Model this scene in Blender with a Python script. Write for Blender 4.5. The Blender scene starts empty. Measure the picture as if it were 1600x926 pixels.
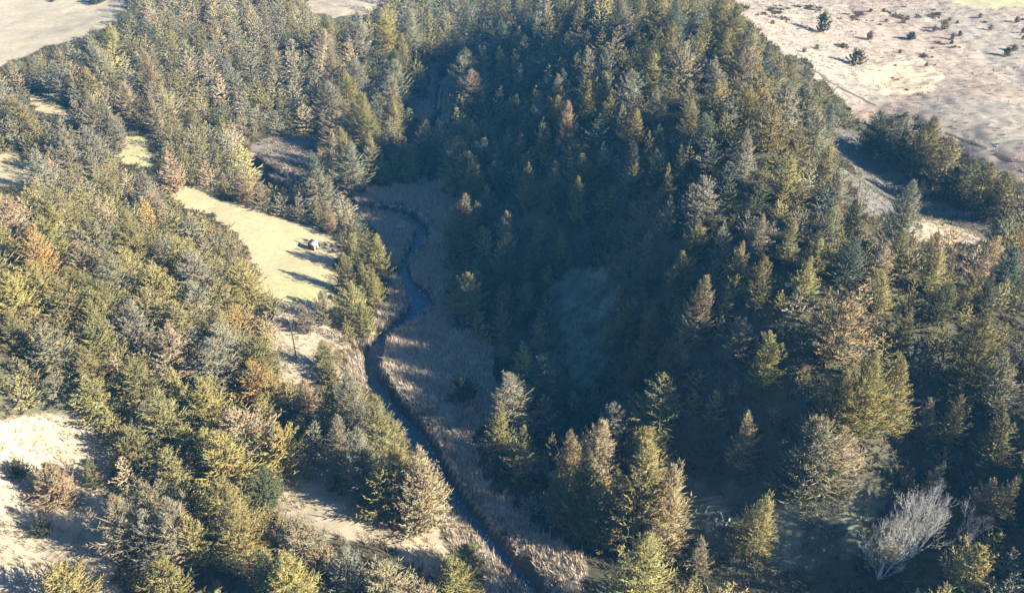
import bpy, math, random
import numpy as np

rad = math.radians
SC = bpy.context.scene
COL = SC.collection

# ------------------------------------------------------------------ camera
CAM_H, PITCH, HFOV = 100.0, rad(34.0), rad(60.0)
cd = bpy.data.cameras.new('camera')
cd.sensor_width = 36.0
cd.lens = 18.0 / math.tan(HFOV / 2)
cd.clip_start, cd.clip_end = 1.0, 20000.0
cam = bpy.data.objects.new('camera', cd)
COL.objects.link(cam)
cam.location = (0, 0, CAM_H)
cam.rotation_euler = (math.pi / 2 - PITCH, 0, 0)
SC.camera = cam

# ------------------------------------------------------------------ light
SUN_EL, SUN_AZ = rad(24.5), rad(19.0)      # azimuth: degrees towards the camera from due right
sdir = np.array([math.cos(SUN_EL) * math.cos(SUN_AZ), -math.cos(SUN_EL) * math.sin(SUN_AZ), math.sin(SUN_EL)])
world = bpy.data.worlds.new('World')
SC.world = world
world.use_nodes = True
wn = world.node_tree
wn.nodes.clear()
sky = wn.nodes.new('ShaderNodeTexSky')
sky.sky_type = 'NISHITA'
sky.sun_disc = False
sky.sun_elevation = SUN_EL
sky.sun_rotation = math.atan2(sdir[0], sdir[1])
sky.air_density = 1.0
sky.dust_density = 0.4
sky.ozone_density = 9.0
bg = wn.nodes.new('ShaderNodeBackground')
bg.inputs['Strength'].default_value = 0.060
wo = wn.nodes.new('ShaderNodeOutputWorld')
wn.links.new(sky.outputs[0], bg.inputs[0])
wn.links.new(bg.outputs[0], wo.inputs[0])
sl = bpy.data.lights.new('sun', 'SUN')
sl.energy = 5.0
sl.angle = rad(0.53)
sl.color = (1.0, 0.915, 0.76)
so = bpy.data.objects.new('sun', sl)
COL.objects.link(so)
from mathutils import Vector, Matrix
so.rotation_euler = Vector(sdir).to_track_quat('Z', 'Y').to_euler()
SC.view_settings.view_transform = 'Standard'
SC.view_settings.look = 'None'
SC.view_settings.exposure = 1.87
SC.view_settings.gamma = 1.0
SC.cycles.max_bounces = 5
SC.cycles.diffuse_bounces = 2
SC.cycles.volume_bounces = 0

HAZE = 0.00021
def haze_box():
    import bmesh
    bm = bmesh.new(); bmesh.ops.create_cube(bm, size=1.0)
    me = bpy.data.meshes.new('haze'); bm.to_mesh(me); bm.free()
    m = bpy.data.materials.new('haze'); m.use_nodes = True
    nt = m.node_tree; nt.nodes.clear()
    out = nt.nodes.new('ShaderNodeOutputMaterial')
    pv = nt.nodes.new('ShaderNodeVolumePrincipled')
    pv.inputs['Color'].default_value = (0.10, 0.50, 1.0, 1)
    pv.inputs['Density'].default_value = HAZE
    pv.inputs['Anisotropy'].default_value = 0.0
    nt.links.new(pv.outputs[0], out.inputs['Volume'])
    me.materials.append(m)
    o = bpy.data.objects.new('haze', me); COL.objects.link(o)
    o.scale = (9400, 9400, 112); o.location = (0, 0, 50)      # from -6 to 106 m
    o['kind'] = 'stuff'; o['label'] = 'thin blue haze filling the air over the valley'; o['category'] = 'haze'
haze_box()

# ------------------------------------------------------------------ picture <-> place
T = math.tan(HFOV / 2)
cp, sp = math.cos(PITCH), math.sin(PITCH)

def ray(px, py):
    a = (np.asarray(px, float) - 800) / 800 * T
    b = (463 - np.asarray(py, float)) / 800 * T
    return np.stack([a, cp + b * sp, -sp + b * cp], -1)

def on_plane(px, py, z):
    d = ray(px, py)
    t = (z - CAM_H) / d[..., 2]
    return d[..., 0] * t, d[..., 1] * t

def project(x, y, z):
    zz = z - CAM_H
    depth = y * cp - zz * sp
    up = y * sp + zz * cp
    depth = np.maximum(depth, 1e-3)
    return 800 + x / depth / T * 800, 463 - up / depth / T * 800, depth

def vnoise(x, y, s, seed=0):
    """smooth value noise in -1..1, s = wavelength in metres"""
    x = np.asarray(x, float) / s + 1000.3; y = np.asarray(y, float) / s + 1000.7
    xi, yi = np.floor(x).astype(np.int64), np.floor(y).astype(np.int64)
    fx, fy = x - xi, y - yi
    fx = fx * fx * (3 - 2 * fx); fy = fy * fy * (3 - 2 * fy)
    def h(a, b):
        n = (a * 374761393 + b * 668265263 + seed * 1442695041) & 0x7fffffff
        n = ((n ^ (n >> 13)) * 1274126177) & 0x7fffffff
        n = (n ^ (n >> 16)) & 0xffff
        return n / 32767.5 - 1
    return (h(xi, yi) * (1 - fx) + h(xi + 1, yi) * fx) * (1 - fy) + (h(xi, yi + 1) * (1 - fx) + h(xi + 1, yi + 1) * fx) * fy

def in_poly(px, py, poly):
    px = np.asarray(px, float); py = np.asarray(py, float)
    inside = np.zeros(px.shape, bool)
    n = len(poly)
    for i in range(n):
        x1, y1 = poly[i]; x2, y2 = poly[(i + 1) % n]
        if y1 == y2: continue
        c = ((y1 > py) != (y2 > py)) & (px < (x2 - x1) * (py - y1) / (y2 - y1) + x1)
        inside ^= c
    return inside

# ------------------------------------------------------------------ terrain heights
ANCH = [
 (690,150,1.5),(700,100,2),(620,60,5),(560,40,7),(560,300,0.6),(655,350,0.4),(630,430,.4),(590,540,.4),(640,660,.4),(720,800,.3),(820,920,.3),
 (620,330,.8),(700,400,1.2),(680,560,1.2),(760,700,1.6),(860,860,1.6),(440,250,1),(500,230,1),
 (300,310,5),(380,370,5),(450,430,4.6),(500,470,4.2),(470,560,4),(535,560,2.5),(210,240,6),(80,160,8),(50,50,9),(130,20,8),(20,265,9),
 (60,400,18),(180,400,12.5),(100,500,16.5),(200,550,12.5),(60,600,15),(0,500,20),(330,520,7),(300,700,6),(30,750,6),(60,880,6),(560,820,4),(640,860,3),(300,880,5),(540,680,3.5),(420,640,5.5),
 (300,100,8),(450,130,6),(520,10,8),(0,0,10),(-150,400,28),(-150,250,15),(-200,700,20),(-100,1000,7),(600,1100,1),
 (760,250,6),(850,150,14),(950,100,24),(1050,60,29),(1000,0,29),(860,30,24),(720,20,6),(775,100,7),(780,180,7),
 (1180,150,27.5),(1290,240,26.5),(1380,380,25),(1480,520,23),(1560,640,18),
 (800,400,4.5),(860,310,14.5),(840,250,16),(950,250,22.5),(1050,300,26),(970,400,13),(1040,400,20),(1150,450,25),(880,500,3.5),(900,600,3),(1000,540,7),(1100,600,16),(1250,600,21),(1350,620,21),(1350,700,12),
 (1200,800,3.5),(1300,830,3.5),(1080,780,3),(1450,750,5),(1550,850,8),(1000,750,2.5),(950,880,2.5),(1150,900,3),(1350,900,4),
 (1150,45,26),(1240,110,23),(1400,60,18),(1550,120,18),(1500,30,18),(1580,235,20),(1440,190,20),(1400,160,18),(1340,240,14),(1450,300,11.5),(1400,330,12.5),(1500,370,20),(1590,300,17),
 (1700,300,18),(1750,500,17),(1760,700,17),(1800,900,18),(1700,1000,12),(1900,100,18),(1250,-30,18),
]
PW = []
for a, b, z in ANCH:
    x, y = on_plane(a, b, z); PW.append((float(x), float(y), z))
for k in range(14):
    a = 2 * math.pi * k / 14
    PW.append((math.cos(a) * 900, 200 + math.sin(a) * 900, 12 + 3 * math.sin(3 * a)))
for x, y, z in [(0, -60, 3), (-90, -40, 6), (110, -30, 14), (0, 460, 9), (-160, 420, 10), (180, 470, 18), (320, 300, 20)]:
    PW.append((x, y, z))
PW = np.array(PW)

def tps(r2):
    return np.where(r2 > 1e-9, 0.5 * r2 * np.log(np.maximum(r2, 1e-9)), 0)
S = 100.0
A = PW[:, :2] / S
d2 = ((A[:, None] - A[None]) ** 2).sum(-1)
n = len(A)
K = np.zeros((n + 3, n + 3))
K[:n, :n] = tps(d2) + np.eye(n) * 0.004
K[:n, n] = 1; K[:n, n + 1:] = A; K[n, :n] = 1; K[n + 1:, :n] = A.T
wts = np.linalg.solve(K, np.concatenate([PW[:, 2], np.zeros(3)]))

def rbf(x, y):
    q = np.stack([x / S, y / S], -1)
    out = wts[n] + q @ wts[n + 1:]
    for i in range(n):
        out = out + wts[i] * tps(((q - A[i]) ** 2).sum(-1))
    return out

STREAM_PX = [(692,112),(686,150),(684,190),(660,235),(600,262),(520,262),(455,282),(415,275),(392,250),(420,300),(500,318),(580,326),(640,334),(662,352),(655,385),(630,405),(626,430),(640,448),(662,462),(664,480),(645,500),(605,515),(590,530),(580,560),(575,595),(600,625),(640,665),(672,710),(700,770),(735,815),(780,860),(830,915),(880,990)]
sx, sy = on_plane([p[0] for p in STREAM_PX], [p[1] for p in STREAM_PX], 0.0)
# drop the reversed bit, resample smoothly
def resample(x, y, step):
    t = np.concatenate([[0], np.cumsum(np.hypot(np.diff(x), np.diff(y)))])
    s = np.arange(0, t[-1], step)
    xx, yy = np.interp(s, t, x), np.interp(s, t, y)
    k = np.ones(5) / 5
    for _ in range(3):
        xx[2:-2] = np.convolve(xx, k, 'valid'); yy[2:-2] = np.convolve(yy, k, 'valid')
    return xx, yy
SX, SY = resample(sx, sy, 1.5)
SZ = np.linspace(0.55, -0.25, len(SX)) * 0 - 0.25

def stream_dist(x, y):
    out = np.full(x.shape, 1e9)
    m = (x > -120) & (x < 60) & (y > 40) & (y < 330)
    xm, ym = x[m], y[m]
    best = np.full(xm.shape, 1e9)
    for a, b in zip(SX, SY):
        best = np.minimum(best, (xm - a) ** 2 + (ym - b) ** 2)
    out[m] = np.sqrt(best)
    return out

# what grows where (outlines follow the clearings)
P_FIELD = [(250,303),(300,293),(400,322),(460,350),(535,372),(532,400),(520,478),(450,480),(420,465),(400,452),(390,400),(375,370),(330,340)]
P_GLADEW = [(430,468),(525,480),(550,530),(545,600),(470,600),(430,592),(425,520)]
P_SMALL = [(183,213),(230,208),(246,235),(230,266),(185,256)]
P_SMALL2 = [(48,150),(90,155),(118,180),(95,192),(55,172)]
P_TOPL = [(-300,-120),(205,-120),(200,8),(170,40),(120,66),(60,78),(0,104),(-300,120)]
P_LEFTS = [(-200,238),(30,242),(62,272),(35,295),(-200,302)]
P_LOWL = [(-250,650),(60,655),(145,652),(172,712),(195,790),(200,850),(175,1000),(-250,1000)]
P_BANK = [(440,755),(520,768),(640,800),(705,855),(705,915),(600,868),(500,840),(440,805)]
P_BANK2 = [(395,700),(540,705),(530,765),(440,770),(395,730)]
P_REED = [(545,303),(620,290),(695,285),(712,325),(694,370),(702,410),(690,480),(722,508),(765,560),(778,640),(738,700),(800,790),(900,870),(935,1000),(800,1000),(700,850),(655,760),(640,700),(600,610),(545,590),(548,540),(590,500),(610,420),(570,350)]
P_MEAND = [(400,222),(440,212),(490,214),(505,240),(462,262),(458,286),(425,288),(388,264)]
P_GLADE = [(870,425),(960,415),(950,500),(935,600),(890,610),(860,530)]
P_GLADE2 = [(1060,745),(1150,760),(1230,775),(1330,725),(1395,760),(1345,865),(1200,905),(1100,850),(1050,830)]
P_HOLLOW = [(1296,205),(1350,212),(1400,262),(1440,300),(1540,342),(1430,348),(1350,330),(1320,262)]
P_STRIP = [(1425,348),(1545,350),(1550,385),(1430,382)]
P_RIGHT = [(1075,-120),(2200,-120),(2200,330),(1600,290),(1545,262),(1470,212),(1420,176),(1350,192),(1305,140),(1250,98),(1175,42)]
P_TOPS = [(452,-60),(620,-60),(600,8),(560,26),(490,22)]
P_LEFT_TOPSM = [(640,158),(672,160),(668,192),(642,188)]
def grow_poly(p, f):
    cx = sum(a for a, b in p) / len(p); cy = sum(b for a, b in p) / len(p)
    return [(cx + (a - cx) * f, cy + (b - cy) * f) for a, b in p]
P_UP = [(670,104),(704,104),(708,190),(668,190)]
CLEAR = [P_UP, P_FIELD, P_GLADEW, grow_poly(P_SMALL, 1.35), grow_poly(P_SMALL2, 1.4), P_TOPL, P_LEFTS, P_LOWL, P_BANK, P_REED, P_MEAND, P_GLADE, P_GLADE2, P_HOLLOW, P_STRIP, P_RIGHT, P_TOPS, P_LEFT_TOPSM]
P_BLOW = [(1345,108),(1400,90),(1445,96),(1470,120),(1440,150),(1380,150),(1350,135)]
P_FAR = [(1460,-120),(2200,-120),(2200,40),(1600,18),(1500,8)]

def axis(lo, hi, step, far):
    c = list(np.arange(lo, hi + step / 2, step))
    s = step; v = c[-1]; up = []
    while v < far: s *= 1.25; v += s; up.append(v)
    s = step; v = c[0]; dn = []
    while v > -far: s *= 1.25; v -= s; dn.append(v)
    return np.array(dn[::-1] + c + up)
CELL = 0.6
GX = axis(-190, 250, CELL, 4500)
GY = axis(55, 450, CELL, 4500)
MX, MY = np.meshgrid(GX, GY)
def coarse_rbf():
    cx = axis(-200, 260, 6, 4500); cy = axis(40, 460, 6, 4500)
    X, Y = np.meshgrid(cx, cy)
    Z = rbf(X, Y)
    rr = np.hypot(X, Y - 200)
    b = np.clip((rr - 600) / 300, 0, 1)
    Z = Z * (1 - b) + 12 * b
    return cx, cy, Z
CX, CY, CZ = coarse_rbf()
def bil(cx, cy, Z, x, y):
    x = np.asarray(x, float); y = np.asarray(y, float)
    i = np.clip(np.searchsorted(cx, x) - 1, 0, len(cx) - 2); j = np.clip(np.searchsorted(cy, y) - 1, 0, len(cy) - 2)
    fx = np.clip((x - cx[i]) / (cx[i + 1] - cx[i]), 0, 1); fy = np.clip((y - cy[j]) / (cy[j + 1] - cy[j]), 0, 1)
    return (Z[j, i] * (1 - fx) + Z[j, i + 1] * fx) * (1 - fy) + (Z[j + 1, i] * (1 - fx) + Z[j + 1, i + 1] * fx) * fy
HZ = bil(CX, CY, CZ, MX, MY)
# slight smoothing of the coarse bilinear facets
for _ in range(12):
    HZ[1:-1, 1:-1] = (HZ[1:-1, 1:-1] * 2 + HZ[:-2, 1:-1] + HZ[2:, 1:-1] + HZ[1:-1, :-2] + HZ[1:-1, 2:]) / 6
near = np.clip(1 - np.hypot(MX, MY - 200) / 900, 0, 1) ** 0.5
HZ += near * (0.55 * vnoise(MX, MY, 17, 1) + 0.22 * vnoise(MX, MY, 6, 2) + 0.09 * vnoise(MX, MY, 2.6, 3))
SD = stream_dist(MX, MY)
# valley floor flattened near the stream, then the channel cut
HZ = np.where(SD < 14, HZ + (np.clip(HZ, 0.35, 6) - HZ) * np.clip((14 - SD) / 6, 0, 1), HZ)
W_ = 1.05 + 0.55 * vnoise(MX, MY, 9, 5) + 0.5 * vnoise(MX, MY, 3.7, 6) - 0.5 * np.clip((118 - MY) / 20, 0, 1) + 0.15 * np.clip((MY - 112) / 8, 0, 1) * np.clip((190 - MY) / 20, 0, 1) - 0.65 * np.clip((MY - 190) / 40, 0, 1) * np.clip((245 - MY) / 10, 0, 1)
cut = np.clip((W_ + 0.9 - SD) / 1.3, 0, 1); cut = cut * cut * (3 - 2 * cut)
HZ = HZ * (1 - cut) + (-1.2) * cut
VPX, VPY, VD = project(MX, MY, HZ)
front = VD > 5
jx = VPX + 1100 / VD * (2.2 * vnoise(MX, MY, 5, 11) + 1.4 * vnoise(MX, MY, 2, 12))
jy = VPY + 600 / VD * (2.2 * vnoise(MX, MY, 5, 13) + 1.4 * vnoise(MX, MY, 2, 14))
def zone(*polys):
    m = np.zeros(MX.shape, bool)
    for p in polys: m |= in_poly(jx, jy, p)
    return m & front
Z_FIELD = zone(P_FIELD, P_SMALL, P_SMALL2, P_TOPL, P_LEFTS)
Z_DRY = zone(P_GLADEW, P_LOWL, P_BANK, P_BANK2, P_STRIP, P_TOPS)
Z_REED = zone(P_REED, P_LEFT_TOPSM, P_UP)
Z_MEAND = zone(P_MEAND)
Z_GLADE = zone(P_GLADE, P_GLADE2)
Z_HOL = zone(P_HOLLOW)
Z_RIGHT = zone(P_RIGHT) | ((MX > 150) & (MY > 330)) | (MX > 260)
Z_BLOW = zone(P_BLOW)
Z_FAR = zone(P_FAR)
# dune hummocks
dm = (Z_RIGHT & ~Z_FAR) * 1.0
for _ in range(4):
    dm[1:-1, 1:-1] = (dm[1:-1, 1:-1] + dm[:-2, 1:-1] + dm[2:, 1:-1] + dm[1:-1, :-2] + dm[1:-1, 2:]) / 5
HZ += dm * near * (0.30 * np.abs(vnoise(MX * 0.6, MY * 1.6, 7, 21)) + 0.22 * np.abs(vnoise(MX, MY, 3.2, 22)) + 0.14 * vnoise(MX, MY, 1.9, 23))
bm_ = Z_BLOW * 1.0
HZ += bm_ * (0.5 * np.abs(vnoise(MX * 0.5, MY * 1.5, 4, 31)))

def hgt(x, y):
    return bil(GX, GY, HZ, x, y)

def hit(px, py, z0=None):
    d = ray(px, py)
    t = np.linspace(60, 700, 1600)
    P = d[None] * t[:, None]
    z = CAM_H + P[:, 2]
    g = hgt(P[:, 0], P[:, 1])
    k = np.argmax(z < g)
    if z[k] >= g[k]: k = len(t) - 1
    k = max(k, 1)
    a = (z[k - 1] - g[k - 1]); b = (g[k] - z[k])
    f = a / max(a + b, 1e-6)
    p = P[k - 1] * (1 - f) + P[k] * f
    return float(p[0]), float(p[1]), float(hgt(p[0], p[1]))

# ------------------------------------------------------------------ materials
def new_mat(name):
    m = bpy.data.materials.new(name); m.use_nodes = True
    nt = m.node_tree; nt.nodes.clear()
    out = nt.nodes.new('ShaderNodeOutputMaterial')
    b = nt.nodes.new('ShaderNodeBsdfPrincipled')
    nt.links.new(b.outputs[0], out.inputs[0])
    b.inputs['Roughness'].default_value = 0.85
    b.inputs['Specular IOR Level'].default_value = 0.2
    return m, nt, b, out
def nd(nt, t, **k):
    x = nt.nodes.new(t)
    for a, v in k.items(): setattr(x, a, v)
    return x
def mixc(nt, mode, f, a, b):
    m = nd(nt, 'ShaderNodeMix', data_type='RGBA', blend_type=mode)
    for s, v in ((m.inputs[0], f), (m.inputs[6], a), (m.inputs[7], b)):
        if hasattr(v, 'is_linked'): nt.links.new(v, s)
        else: s.default_value = v
    return m.outputs[2]
def noise(nt, scale, detail=4, vec=None, rough=0.6):
    x = nd(nt, 'ShaderNodeTexNoise'); x.inputs['Scale'].default_value = scale
    x.inputs['Detail'].default_value = detail; x.inputs['Roughness'].default_value = rough
    if vec is not None: nt.links.new(vec, x.inputs['Vector'])
    return x.outputs[0]
def ramp(nt, src, stops):
    r = nd(nt, 'ShaderNodeValToRGB'); e = r.color_ramp.elements
    while len(e) < len(stops): e.new(0.5)
    for i, (p, c) in enumerate(stops): e[i].position = p; e[i].color = (*c, 1) if len(c) == 3 else c
    nt.links.new(src, r.inputs[0]); return r.outputs[0]

def foliage_mat():
    m, nt, b, out = new_mat('needles')
    at = nd(nt, 'ShaderNodeAttribute', attribute_name='col')
    oi = nd(nt, 'ShaderNodeObjectInfo')
    c = mixc(nt, 'MULTIPLY', 1.0, at.outputs['Color'], oi.outputs['Color'])
    ge = nd(nt, 'ShaderNodeNewGeometry')
    nz = noise(nt, 3.0, 3, ge.outputs['Position'])
    rr = ramp(nt, nz, [(0.3, (0.72, 0.74, 0.72)), (0.7, (1.25, 1.22, 1.18))])
    c = mixc(nt, 'MULTIPLY', 1.0, c, rr)
    nt.links.new(c, b.inputs['Base Color'])
    tr = nd(nt, 'ShaderNodeBsdfTranslucent'); nt.links.new(c, tr.inputs[0])
    ms = nd(nt, 'ShaderNodeMixShader'); ms.inputs[0].default_value = 0.38
    nt.links.new(b.outputs[0], ms.inputs[1]); nt.links.new(tr.outputs[0], ms.inputs[2])
    nt.links.new(ms.outputs[0], out.inputs[0])
    return m
M_NEED = foliage_mat()
def plain(name, c1, c2, scale=4, rough=0.85, bump=0.0):
    m, nt, b, out = new_mat(name)
    ge = nd(nt, 'ShaderNodeTexCoord')
    nz = noise(nt, scale, 5, ge.outputs['Object'])
    c = ramp(nt, nz, [(0.3, c1), (0.7, c2)])
    nt.links.new(c, b.inputs['Base Color']); b.inputs['Roughness'].default_value = rough
    if bump:
        bp = nd(nt, 'ShaderNodeBump'); bp.inputs['Strength'].default_value = bump; bp.inputs['Distance'].default_value = 0.05
        nt.links.new(nz, bp.inputs['Height']); nt.links.new(bp.outputs[0], b.inputs['Normal'])
    return m
M_BARK = plain('bark', (0.09, 0.07, 0.05), (0.2, 0.16, 0.12), 8, 0.9, 0.4)
M_PALEBARK = plain('pale_bark', (0.48, 0.45, 0.40), (0.68, 0.64, 0.57), 8)
M_DARKBARK = plain('dark_bark', (0.05, 0.04, 0.03), (0.10, 0.08, 0.06), 8)
M_SUNTIP = plain('sunlit_tip_wood', (0.62, 0.62, 0.58), (0.8, 0.8, 0.76), 8)  # wood colour whitened to look like sun on twig tips
M_BOARD = plain('brown_boards', (0.10, 0.055, 0.035), (0.19, 0.10, 0.065), 6)
M_WHITE = plain('white_sheet_metal', (0.34, 0.29, 0.27), (0.44, 0.38, 0.35), 3, 0.5)
M_STONE = plain('stone', (0.10, 0.10, 0.10), (0.24, 0.24, 0.23), 6, 0.7, 0.5)

def ground_mat():
    m, nt, b, out = new_mat('ground_cover')
    at = nd(nt, 'ShaderNodeAttribute', attribute_name='gcol')
    dn = nd(nt, 'ShaderNodeAttribute', attribute_name='dune')
    ge = nd(nt, 'ShaderNodeNewGeometry')
    n1 = noise(nt, 0.8, 6, ge.outputs['Position'], 0.65)
    n2 = noise(nt, 4.5, 4, ge.outputs['Position'], 0.7)
    # streaky drier / darker tussocks
    mp = nd(nt, 'ShaderNodeMapping'); mp.inputs['Scale'].default_value = (0.28, 0.9, 1)
    mp.inputs['Rotation'].default_value = (0, 0, rad(12))
    nt.links.new(ge.outputs['Position'], mp.inputs[0])
    n3 = noise(nt, 1.0, 5, mp.outputs[0], 0.7)
    c = mixc(nt, 'MULTIPLY', 1.0, at.outputs['Color'], ramp(nt, n1, [(0.3, (0.80, 0.80, 0.80)), (0.7, (1.18, 1.16, 1.12))]))
    c = mixc(nt, 'MULTIPLY', 0.8, c, ramp(nt, n2, [(0.3, (0.78, 0.78, 0.76)), (0.7, (1.2, 1.2, 1.2))]))
    c = mixc(nt, 'MULTIPLY', dn.outputs['Fac'], c, ramp(nt, n3, [(0.34, (0.42, 0.38, 0.36)), (0.45, (0.92, 0.9, 0.9)), (0.7, (1.12, 1.1, 1.08))]))
    nt.links.new(c, b.inputs['Base Color'])
    bp = nd(nt, 'ShaderNodeBump'); bp.inputs['Strength'].default_value = 0.5; bp.inputs['Distance'].default_value = 0.12
    nt.links.new(n2, bp.inputs['Height']); nt.links.new(bp.outputs[0], b.inputs['Normal'])
    return m

def set_mesh(name, V, F, mat, nv=3, smooth=False):
    me = bpy.data.meshes.new(name)
    V = np.asarray(V, np.float32).reshape(-1, 3); F = np.asarray(F, np.int32).reshape(-1)
    nf = len(F) // nv
    me.vertices.add(len(V)); me.vertices.foreach_set('co', V.ravel())
    me.loops.add(len(F)); me.loops.foreach_set('vertex_index', F)
    me.polygons.add(nf); me.polygons.foreach_set('loop_start', np.arange(nf, dtype=np.int32) * nv)
    me.update(calc_edges=True)
    if smooth: me.polygons.foreach_set('use_smooth', np.ones(nf, bool))
    if mat: me.materials.append(mat)
    return me
def add_col(me, name, C):
    a = me.color_attributes.new(name, 'FLOAT_COLOR', 'POINT')
    c4 = np.ones((len(C), 4), np.float32); c4[:, :3] = C
    a.data.foreach_set('color', c4.ravel())
def link(name, me, parent=None):
    o = bpy.data.objects.new(name, me); COL.objects.link(o)
    if parent is not None: o.parent = parent
    return o
def tag(o, label=None, cat=None, group=None, kind=None):
    if label: o['label'] = label
    if cat: o['category'] = cat
    if group: o['group'] = group
    if kind: o['kind'] = kind
    return o

# ------------------------------------------------------------------ ground mesh
gc = np.zeros(MX.shape + (3,)); gc[:] = (0.085, 0.080, 0.050)
v = vnoise(MX, MY, 8, 41)[..., None]
gc *= 1 + 0.35 * v
def paint(mask, c, amp=0.15, s=6, seed=50):
    w = (1 + amp * vnoise(MX, MY, s, seed) + amp * 0.6 * vnoise(MX, MY, s / 3, seed + 1))[..., None]
    gc[mask] = (np.array(c)[None, None] * w)[mask]
paint(Z_RIGHT, (0.37, 0.30, 0.235), 0.10, 14)
g = Z_RIGHT & (vnoise(MX, MY, 30, 77) > 0.25); paint(g, (0.345, 0.305, 0.24), 0.08, 12)
paint(Z_BLOW, (0.48, 0.40, 0.28), 0.12, 4)
paint(Z_FAR, (0.41, 0.38, 0.21), 0.05, 15)
paint(Z_FIELD, (0.40, 0.335, 0.195), 0.07, 9)
paint(zone(P_SMALL, [(430, 440), (530, 440), (530, 475), (450, 475)]), (0.375, 0.34, 0.175), 0.07, 9)
paint(zone(P_TOPL), (0.36, 0.31, 0.22), 0.07, 9)
paint(Z_DRY, (0.365, 0.31, 0.225), 0.16, 3)
paint(Z_REED, (0.42, 0.36, 0.29), 0.3, 3)
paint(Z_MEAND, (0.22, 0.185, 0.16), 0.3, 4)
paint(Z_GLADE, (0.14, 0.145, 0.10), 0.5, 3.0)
paint(Z_HOL, (0.15, 0.14, 0.125), 0.15, 5)  # hollow floor painted darker to stand in for the shade over it
bank = (SD < W_ + 0.9) & (HZ < 3); paint(bank, (0.085, 0.06, 0.045), 0.3, 2)
bed = (SD < W_ + 0.4); paint(bed, (0.05, 0.055, 0.05), 0.4, 1.5)
# eroded brown bank at the outer bends
paint(zone([(790,862),(840,880),(880,1000),(800,1000)], [(535,560),(560,520),(580,530),(560,600),(545,600)]), (0.13, 0.085, 0.06), 0.2, 2)
nx, ny = len(GX), len(GY)
idx = np.arange(nx * ny).reshape(ny, nx)
F = np.stack([idx[:-1, :-1], idx[:-1, 1:], idx[1:, 1:], idx[1:, :-1]], -1).reshape(-1, 4)
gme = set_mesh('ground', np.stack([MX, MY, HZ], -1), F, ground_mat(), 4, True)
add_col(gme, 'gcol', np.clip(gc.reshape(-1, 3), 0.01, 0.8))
da = gme.attributes.new('dune', 'FLOAT', 'POINT')
da.data.foreach_set('value', ((Z_RIGHT & ~Z_FAR & ~Z_BLOW) * 0.75 + Z_BLOW * 0.4 + Z_DRY * 0.45).astype(np.float32).ravel())
tag(link('ground', gme), kind='structure')

# ------------------------------------------------------------------ water
def water_mat():
    m, nt, b, out = new_mat('stream_water')
    ge = nd(nt, 'ShaderNodeNewGeometry')
    nz = noise(nt, 1.6, 5, ge.outputs['Position'], 0.7)
    nb = noise(nt, 5.0, 4, ge.outputs['Position'], 0.6)
    c = ramp(nt, nz, [(0.0, (0.022, 0.05, 0.075)), (0.60, (0.035, 0.07, 0.10)), (0.68, (0.45, 0.5, 0.52))])
    nt.links.new(c, b.inputs['Base Color'])
    nt.links.new(ramp(nt, nz, [(0.60, (0.06,) * 3), (0.68, (0.6,) * 3)]), b.inputs['Roughness'])
    b.inputs['IOR'].default_value = 1.33; b.inputs['Specular IOR Level'].default_value = 0.9
    bp = nd(nt, 'ShaderNodeBump'); bp.inputs['Strength'].default_value = 0.6; bp.inputs['Distance'].default_value = 0.06
    nt.links.new(nb, bp.inputs['Height']); nt.links.new(bp.outputs[0], b.inputs['Normal'])
    return m
tx = np.gradient(SX); ty = np.gradient(SY); ln = np.hypot(tx, ty) + 1e-9
nxv, nyv = -ty / ln, tx / ln
V = []; 
for i in range(len(SX)):
    for k in (-1, -0.5, 0, 0.5, 1):
        V.append((SX[i] + nxv[i] * k * 3.6, SY[i] + nyv[i] * k * 3.6, -0.50 + 0.0008 * (k * 3) ** 2 + 0.00001 * i))
F = []
for i in range(len(SX) - 1):
    for k in range(4):
        a = i * 5 + k; F.append((a, a + 1, a + 6, a + 5))
wme = set_mesh('water', V, F, water_mat(), 4, True)
tag(link('water', wme), kind='structure')

# ------------------------------------------------------------------ tree shapes
rng = np.random.default_rng(7)
class Sp:
    """collects tapered needle sprays / twigs"""
    def __init__(s): s.a = []; s.b = []; s.r = []; s.f = []; s.c = []
    def add(s, a, b, r, flat=0.5, c=1.0): s.a.append(a); s.b.append(b); s.r.append(r); s.f.append(flat); s.c.append(np.ones(3) * c)
    def build(s, mid=0.35):
        a = np.array(s.a); b = np.array(s.b); r = np.array(s.r)[:, None]; f = np.array(s.f)[:, None]
        d = b - a; L = np.linalg.norm(d, axis=1, keepdims=True) + 1e-9; d = d / L
        up = np.tile([0, 0, 1.0], (len(a), 1)); up[np.abs(d[:, 2]) > 0.95] = (1, 0, 0)
        u = np.cross(d, up); u /= np.linalg.norm(u, axis=1, keepdims=True) + 1e-9
        w = np.cross(u, d)
        m = a + (b - a) * mid
        V = np.stack([a, m + u * r, m + w * r * f, m - u * r, m - w * r * f, b], 1)
        k = len(a)
        F = np.array([[0, 1, 2], [0, 2, 3], [0, 3, 4], [0, 4, 1], [5, 2, 1], [5, 3, 2], [5, 4, 3], [5, 1, 4]])
        F = (F[None] + (np.arange(k) * 6)[:, None, None])
        C = np.repeat(np.array(s.c, float).reshape(k, -1), 6, 0)
        if C.shape[1] == 1: C = np.repeat(C, 3, 1)
        return V.reshape(-1, 3), F.reshape(-1, 3), C

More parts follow.
